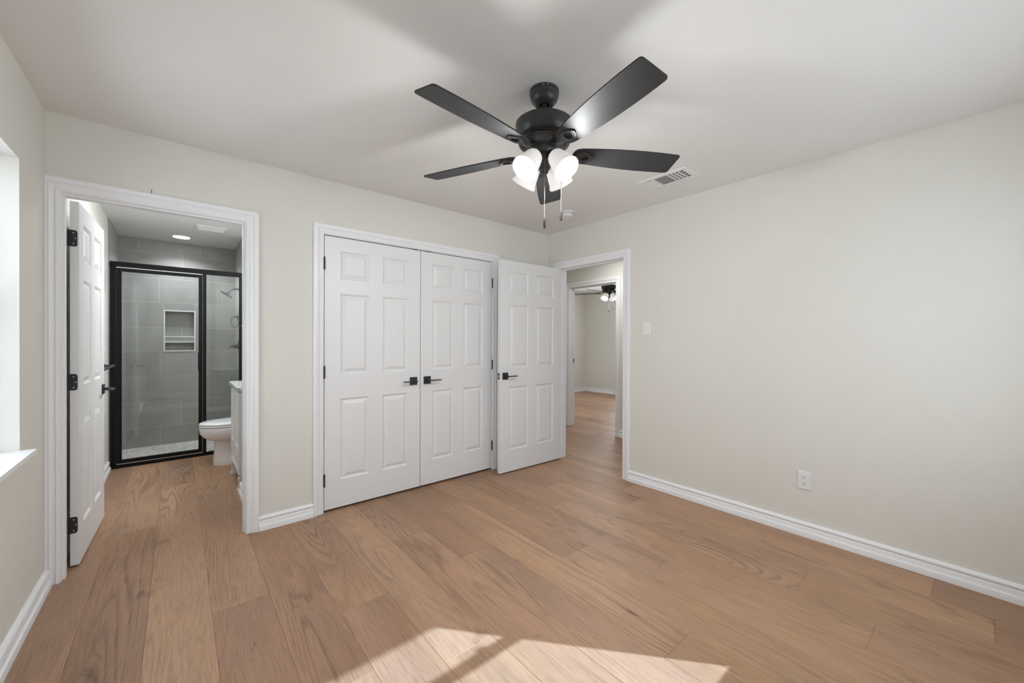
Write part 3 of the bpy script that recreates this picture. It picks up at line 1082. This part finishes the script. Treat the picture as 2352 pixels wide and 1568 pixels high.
# ------------------------------------------------------------------ ceiling air vent and smoke detector
vx0, vx1, vy0, vy1 = 2.588, 2.795, 1.275, 1.635
vent = thing('ceiling_vent', 'white rectangular air vent on the ceiling beside a fan blade tip', 'air vent', ((vx0 + vx1) / 2, (vy0 + vy1) / 2, CZ))
hx, hy = (vx1 - vx0) / 2, (vy1 - vy0) / 2
mb = MB()
ix, iy = hx - 0.032, hy - 0.032
prof = [(0.0, 0.0), (0.003, -0.006), (0.026, -0.009), (0.032, -0.006), (0.032, 0.0)]
rings = [[Vector((sx * (hx - q), sy * (hy - q), h)) for sx, sy in ((-1, -1), (1, -1), (1, 1), (-1, 1))] for q, h in prof]
mb.rings(rings, cap0=False, cap1=False)
s1, s2 = -iy + 0.108, iy - 0.082
for yy in (s1, s2):
    mb.box(-ix, ix, yy - 0.004, yy + 0.004, -0.009, -0.001)
mb.build('vent_frame', M['vent'], vent, smooth=30)
MB().box(-ix, ix, -iy, iy, -0.0015, -0.0005).build('duct_opening', M['duct'], vent)
mb = MB()
for i in range(4):          # far section: slats across, turned towards the wall
    yy = s2 + 0.014 + i * 0.0205
    mb.box(-ix + 0.004, ix - 0.004, -0.0085, 0.0085, -0.0006, 0.0006, Matrix.Translation((0, yy, -0.006)) @ Matrix.Rotation(math.radians(-28), 4, 'X'))
for i in range(8):          # middle section: slats lengthwise
    xx = -ix + 0.012 + i * 0.0178
    mb.box(-0.0070, 0.0070, s1 + 0.004, s2 - 0.004, -0.0006, 0.0006, Matrix.Translation((xx, 0, -0.006)) @ Matrix.Rotation(math.radians(-40), 4, 'Y'))
for i in range(3):          # near section: open grid
    yy = s1 - 0.026 - i * 0.026
    mb.box(-ix, ix, yy - 0.003, yy + 0.003, -0.009, -0.002)
for i in range(3):
    xx = -ix + (i + 1) * (2 * ix / 4)
    mb.box(xx - 0.002, xx + 0.002, -iy, s1, -0.005, -0.002)
mb.build('vent_slats', M['vent'], vent)

sm = thing('smoke_detector', 'round white smoke detector on the ceiling near the corner', 'smoke detector', (2.715, 2.432, CZ))
MB().lathe([(0.069, 0), (0.070, -0.004), (0.069, -0.012), (0.066, -0.014)], n=40, cap1=True).build('base_plate', M['white'], sm, smooth=35)
MB().lathe([(0.056, -0.0135), (0.0575, -0.020), (0.055, -0.034), (0.048, -0.042), (0.02, -0.045), (0.001, -0.045)], n=40).build('detector_cover', M['white'], sm, smooth=35)
mb = MB()
for q in range(14):
    a = 2 * PI * q / 14
    mb.box(0.0560, 0.0578, -0.009, 0.009, -0.0185, -0.0158, Matrix.Rotation(a, 4, 'Z'))
mb.build('sensor_slot', M['dark'], sm)


# ------------------------------------------------------------------ switch and outlets
def plate(root, w_=0.072, h=0.118, mat=None, name='cover_plate'):
    """local: x across, z up, +y out of the wall"""
    mb = MB()
    rr = [[Vector((sx * (w_ / 2 - q), d, sz * (h / 2 - q))) for sx, sz in ((-1, -1), (1, -1), (1, 1), (-1, 1))] for q, d in ((0, 0), (0, 0.003), (0.002, 0.0052), (0.005, 0.006))]
    mb.rings(rr, cap0=True)
    return mb.build(name, mat or M['white'], root)


sw = thing('light_switch', 'white light switch plate on the right wall beside the hallway door', 'light switch', (XR, 1.876, 1.378), PI / 2)
plate(sw)
MB().box(-0.0055, 0.0055, 0.004, 0.0068, -0.013, 0.013).build('switch_recess', M['white'], sw)
MB().box(-0.004, 0.004, 0.004, 0.016, -0.001, 0.011, Matrix.Rotation(math.radians(-18), 4, 'X')).build('toggle', M['white'], sw, bevel=0.001)
for zz in (0.030, -0.030):
    MB().cyl((0, 0.005, zz), (0, 0.0068, zz), 0.003, 10).build('screw', M['vent'], sw)

ou = thing('wall_outlet', 'white duplex power outlet low on the right wall', 'power outlet', (XR, 0.732, 0.362), PI / 2)
plate(ou)
for zz in (0.0195, -0.0195):
    mb = MB()
    n_ = 24
    pts = []
    for i in range(n_):
        a = 2 * PI * i / n_
        pts.append((0.0172 * math.cos(a), max(-0.0135, min(0.0135, 0.0172 * math.sin(a)))))
    mb.rings([[Vector((x, 0.0055, zz + q)) for x, q in pts], [Vector((x, 0.0075, zz + q)) for x, q in pts]])
    r_ = mb.build('receptacle', M['white'], ou)
    mb = MB()
    mb.box(-0.0075, -0.0053, 0.0065, 0.0078, zz - 0.001, zz + 0.0085)
    mb.box(0.0053, 0.0075, 0.0065, 0.0078, zz + 0.0005, zz + 0.0075)
    mb.cyl((0, 0.0065, zz - 0.0075), (0, 0.0078, zz - 0.0075), 0.0028, 12)
    mb.build('slot', M['dark'], r_)
MB().cyl((0, 0.005, 0), (0, 0.0072, 0), 0.003, 10).build('screw', M['vent'], ou)

s2_ = thing('light_switch', 'white light switch plate just inside the bathroom doorway', 'light switch', (0.405, 3.80, 1.377), PI / 2)
plate(s2_)
MB().box(-0.004, 0.004, 0.004, 0.016, -0.001, 0.011, Matrix.Rotation(math.radians(-18), 4, 'X')).build('toggle', M['white'], s2_, bevel=0.001)

nl = MB().cyl((-0.117, YB - 0.004, 2.108), (-0.117, YB - 0.004, 2.133), 0.0014, 8).build('nail', M['dark'])
tag(nl, 'tiny dark nail standing on the bathroom door casing', 'nail')

# ------------------------------------------------------------------ shower enclosure
en = thing('shower_enclosure', 'black framed glass shower screen with hinged door in the bathroom', 'shower screen')
Y0, Y1 = SH0 - 0.018, SH0 + 0.018
xl, xr = -0.506, 0.568
mb = MB()
mb.box(xl, xr, Y0, Y1, 1.978, 2.028)
mb.box(xl, xr, Y0, Y1, 0.0, 0.034)
mb.box(xl, -0.463, Y0, Y1, 0.034, 1.978)
mb.box(0.205, 0.236, Y0, Y1, 0.034, 1.978)
mb.box(0.532, xr, Y0, Y1, 0.034, 1.978)
mb.build('screen_frame', M['frame'], en, bevel=0.002)
mb = MB()
yd0, yd1 = Y0 - 0.004, Y0 + 0.022
mb.box(-0.460, -0.424, yd0, yd1, 0.046, 1.966)
mb.box(0.170, 0.202, yd0, yd1, 0.046, 1.966)
mb.box(-0.424, 0.170, yd0, yd1, 1.934, 1.966)
mb.box(-0.424, 0.170, yd0, yd1, 0.046, 0.080)
sdr = mb.build('shower_door', M['frame'], en, bevel=0.002)
MB().box(-0.424, 0.170, SH0 - 0.011, SH0 - 0.006, 0.080, 1.934).build('door_glass', M['glass'], sdr)
MB().box(0.164, 0.186, yd0 - 0.026, yd0, 0.93, 1.13).build('pull_handle', M['frame'], sdr, bevel=0.003)
MB().box(0.236, 0.532, SH0 - 0.003, SH0 + 0.003, 0.034, 1.978).build('fixed_glass', M['glass'], en)
for z0, z1 in ((1.966, 1.979), (0.0335, 0.046)):
    MB().box(-0.458, 0.200, Y0 + 0.002, Y0 + 0.012, z0, z1).build('door_seal', M['white'], en)

# shower fittings on the right shower wall
shd = thing('overhead_shower', 'dark round shower head on a curved arm high on the shower wall', 'shower head', (SHR, 5.75, 1.868))
MB().lathe([(0.030, 0), (0.030, 0.006), (0.016, 0.012), (0.009, 0.014)], (0, 0, 0), (-1, 0, 0), 28).build('flange', M['black'], shd, smooth=40)
MB().tube([(0, 0, 0), (-0.035, 0, 0.004), (-0.065, 0, -0.003), (-0.095, 0, -0.022), (-0.118, 0, -0.045)], 0.0095, 16).build('shower_arm', M['black'], shd, smooth=60)
ax = Vector((-0.55, 0, -0.84)).normalized()
p = Vector((-0.112, 0, -0.040))
hd = MB().lathe([(0.010, 0), (0.018, 0.006), (0.020, 0.018), (0.028, 0.024), (0.066, 0.030), (0.072, 0.034), (0.071, 0.040), (0.066, 0.042), (0.001, 0.042)], p, ax, 36).build(
    'spray_head', M['black'], shd, smooth=35)
val = thing('shower_valve', 'dark square shower valve with lever on the shower wall', 'shower valve', (SHR, 5.785, 1.185))
MB().box(-0.010, 0.0, -0.058, 0.058, -0.068, 0.068).build('valve_plate', M['black'], val, bevel=0.003)
mb = MB().cyl((-0.008, 0, 0), (-0.055, 0, 0), 0.024, 24)
mb.tube([(-0.045, 0, 0.004), (-0.075, 0, -0.001), (-0.105, 0, -0.012)], [0.018, 0.014, 0.007], 14)
mb.build('valve_lever', M['black'], val, smooth=40)
rg = thing('towel_ring', 'thin dark towel ring on the shower side wall', 'towel ring', (SHR, 5.90, 1.545))
MB().lathe([(0.026, 0), (0.026, 0.008), (0.012, 0.012), (0.010, 0.040), (0.001, 0.041)], (0, 0, 0), (-1, 0, 0), 26).build('mount', M['black'], rg, smooth=40)
mb = MB()
ringp = [Vector((-0.036 - 0.062 * math.sin(t) * 0.55 - 0.0, 0.062 * math.sin(t) * 0.6, -0.062 + 0.068 * math.cos(t))) for t in [2 * PI * i / 40 for i in range(41)]]
mb.tube(ringp, 0.0035, 10)
mb.build('ring', M['black'], rg, smooth=60)

# recessed light and exhaust grille on the bathroom ceiling
rl = thing('recessed_light', 'round lit recessed light in the bathroom ceiling', 'ceiling light', (0.03, 5.90, CZ))
MB().lathe([(0.098, 0), (0.097, -0.004), (0.080, -0.007), (0.076, -0.004)], n=40, cap0=True, cap1=True).build('light_trim', M['white'], rl, smooth=40)
MB().lathe([(0.074, -0.0042), (0.074, -0.0075), (0.001, -0.0080)], n=40).build('light_lens', M['led'], rl)
area('recessed_lamp', (0.03, 5.90, CZ - 0.02), (0, 0, -1), 0.14, 0.14, 8, (0.93, 0.97, 1.02), spread=2.3)
ex = thing('exhaust_grille', 'white rectangular vent grille on the bathroom ceiling', 'air vent', (0.268, 5.25, CZ))
mb = MB()
rings = [[Vector((sx * (0.13 - q), sy * (0.10 - q), h)) for sx, sy in ((-1, -1), (1, -1), (1, 1), (-1, 1))] for q, h in ((0, 0), (0.003, -0.008), (0.020, -0.012), (0.022, -0.003))]
mb.rings(rings, cap0=False, cap1=False)
mb.box(-0.006, 0.006, -0.08, 0.08, -0.012, -0.003)
mb.build('grille_frame', M['vent'], ex)
MB().box(-0.109, 0.109, -0.079, 0.079, -0.003, -0.001).build('grille_opening', M['duct'], ex)
mb = MB()
for i in range(7):
    mb.box(-0.109, 0.109, -0.011, 0.011, -0.0007, 0.0007, Matrix.Translation((0, -0.069 + i * 0.023, -0.008)) @ Matrix.Rotation(math.radians(-30), 4, 'X'))
mb.build('grille_slats', M['vent'], ex)

# towel bar and small white shelf bracket on the bathroom left wall
tb = thing('towel_bar', 'black towel bar on the bathroom left wall behind the door edge', 'towel bar', (XL, 4.80, 1.022))
MB().tube([(0.062, -0.40, 0), (0.062, 0.40, 0)], 0.011, 16).build('bar', M['black'], tb, smooth=40)
for yy in (-0.37, 0.37):
    MB().lathe([(0.022, 0), (0.022, 0.006), (0.009, 0.012), (0.009, 0.06)], (0, yy, 0), (1, 0, 0), 20).build('post', M['black'], tb, smooth=40)
ws = thing('wall_shelf', 'small white shelf bracket above the towel bar', 'shelf', (XL, 4.66, 1.182))
MB().box(0, 0.055, -0.12, 0.12, 0, 0.012).build('shelf_board', M['white'], ws, bevel=0.003)
MB().box(0, 0.02, -0.03, 0.0, -0.05, 0).build('bracket', M['white'], ws, bevel=0.002)

# ------------------------------------------------------------------ vanity
va = thing('vanity_cabinet', 'white bathroom vanity with pale green granite top beside the toilet', 'vanity', (0.40, 4.28, 0))
VY0, VY1 = -0.325, 0.315
mb = MB()
mb.box(0.004, BXR - 0.402, VY0 + 0.01, VY1, 0.115, 0.838)
mb.build('cabinet_body', M['cabinet'], va, bevel=0.002)


def shaker(name, y0, y1, z0, z1, fr=0.05):
    mb = MB()
    x0, x1 = -0.016, 0.004
    rr = [[Vector((x, y, zz)) for y, zz in ((y0 + q, z0 + q), (y1 - q, z0 + q), (y1 - q, z1 - q), (y0 + q, z1 - q))]
          for q, x in ((0, x1), (0, x0 + 0.002), (0.002, x0), (fr, x0), (fr + 0.007, x0 + 0.009), (fr + 0.008, x0 + 0.009))]
    mb.rings(rr, cap0=True)
    return mb.build(name, M['cabinet'], va)


shaker('cabinet_door', 0.0, VY1 - 0.008, 0.30, 0.828)
shaker('cabinet_door', VY0 + 0.02, -0.004, 0.30, 0.828)
shaker('drawer_front', VY0 + 0.02, VY1 - 0.008, 0.135, 0.292, 0.035)
for yy in (VY1 - 0.05, VY0 + 0.05):
    mb = MB()
    pr = [(0.022, 0.115), (0.022, 0.085), (0.018, 0.060), (0.021, 0.035), (0.030, 0.015), (0.030, 0.0)]
    mb.rings([[Vector((0.006 + sx * q, yy + sy * q, zz)) for sx, sy in ((-1, -1), (1, -1), (1, 1), (-1, 1))] for q, zz in pr])
    mb.build('foot', M['cabinet'], va, bevel=0.003)
    MB().box(BXR - 0.402 - 0.05, BXR - 0.402 - 0.01, yy - 0.02, yy + 0.02, 0, 0.115).build('foot', M['cabinet'], va)
ct = MB().box(-0.030, BXR - 0.401, VY0 - 0.005, VY1 + 0.030, 0.838, 0.870).build('countertop', M['granite'], va, bevel=0.004)


# ------------------------------------------------------------------ toilet
to = thing('toilet', 'white toilet with closed lid between vanity and shower', 'toilet', (0, 5.00, 0))


def egg(front, back, ry, zz, pw_=1.0, n=36, tail=None):
    cx = front + ry * 1.25 if tail is None else tail
    pts = []
    for i in range(n):
        t = 2 * PI * i / n
        cc, ss = math.cos(t), math.sin(t)
        x = cx + (back - cx) * cc if cc > 0 else cx + (cx - front) * cc
        yv = ry * (abs(ss) ** pw_) * (1 if ss >= 0 else -1)
        pts.append(Vector((x, yv, zz)))
    return pts


mb = MB()
mb.rings([egg(0.272, 0.80, 0.116, 0.0, 0.8, tail=0.42), egg(0.268, 0.80, 0.118, 0.012, 0.8, tail=0.42), egg(0.270, 0.80, 0.114, 0.05, 0.8, tail=0.42),
          egg(0.278, 0.80, 0.108, 0.15, 0.8, tail=0.42), egg(0.280, 0.80, 0.108, 0.232, 0.8, tail=0.42), egg(0.268, 0.80, 0.118, 0.246, 0.85, tail=0.42),
          egg(0.228, 0.79, 0.146, 0.262, 0.9, tail=0.42), egg(0.186, 0.78, 0.168, 0.290, 0.95, tail=0.42), egg(0.162, 0.77, 0.180, 0.330, 1, tail=0.42),
          egg(0.156, 0.76, 0.184, 0.380, 1, tail=0.42), egg(0.158, 0.76, 0.182, 0.388, 1, tail=0.42), egg(0.175, 0.75, 0.165, 0.390, 1, tail=0.42)])
mb.build('bowl', M['china'], to, smooth=50)
mb = MB()
mb.rings([egg(0.162, 0.70, 0.178, 0.3935, tail=0.42), egg(0.156, 0.70, 0.184, 0.396, tail=0.42), egg(0.156, 0.70, 0.184, 0.408, tail=0.42), egg(0.162, 0.70, 0.178, 0.411, tail=0.42)])
mb.build('seat', M['china'], to, smooth=50)
mb = MB()
mb.rings([egg(0.164, 0.70, 0.176, 0.414, tail=0.42), egg(0.157, 0.70, 0.183, 0.4165, tail=0.42), egg(0.158, 0.70, 0.182, 0.427, tail=0.42), egg(0.170, 0.69, 0.170, 0.4345, tail=0.42),
          egg(0.23, 0.64, 0.12, 0.438, tail=0.42), egg(0.33, 0.52, 0.05, 0.4395, tail=0.42)])
mb.build('lid', M['china'], to, smooth=50)
mb = MB()
mb.box(0.735, 0.930, -0.205, 0.205, 0.385, 0.72)
tk = mb.build('tank', M['china'], to, bevel=0.02)
MB().box(0.722, 0.932, -0.215, 0.215, 0.72, 0.755).build('tank_lid', M['china'], to, bevel=0.008)
MB().tube([(0.735, -0.15, 0.66), (0.715, -0.15, 0.66), (0.712, -0.10, 0.655)], 0.007, 10).build('flush_lever', M['black'], to, smooth=40)
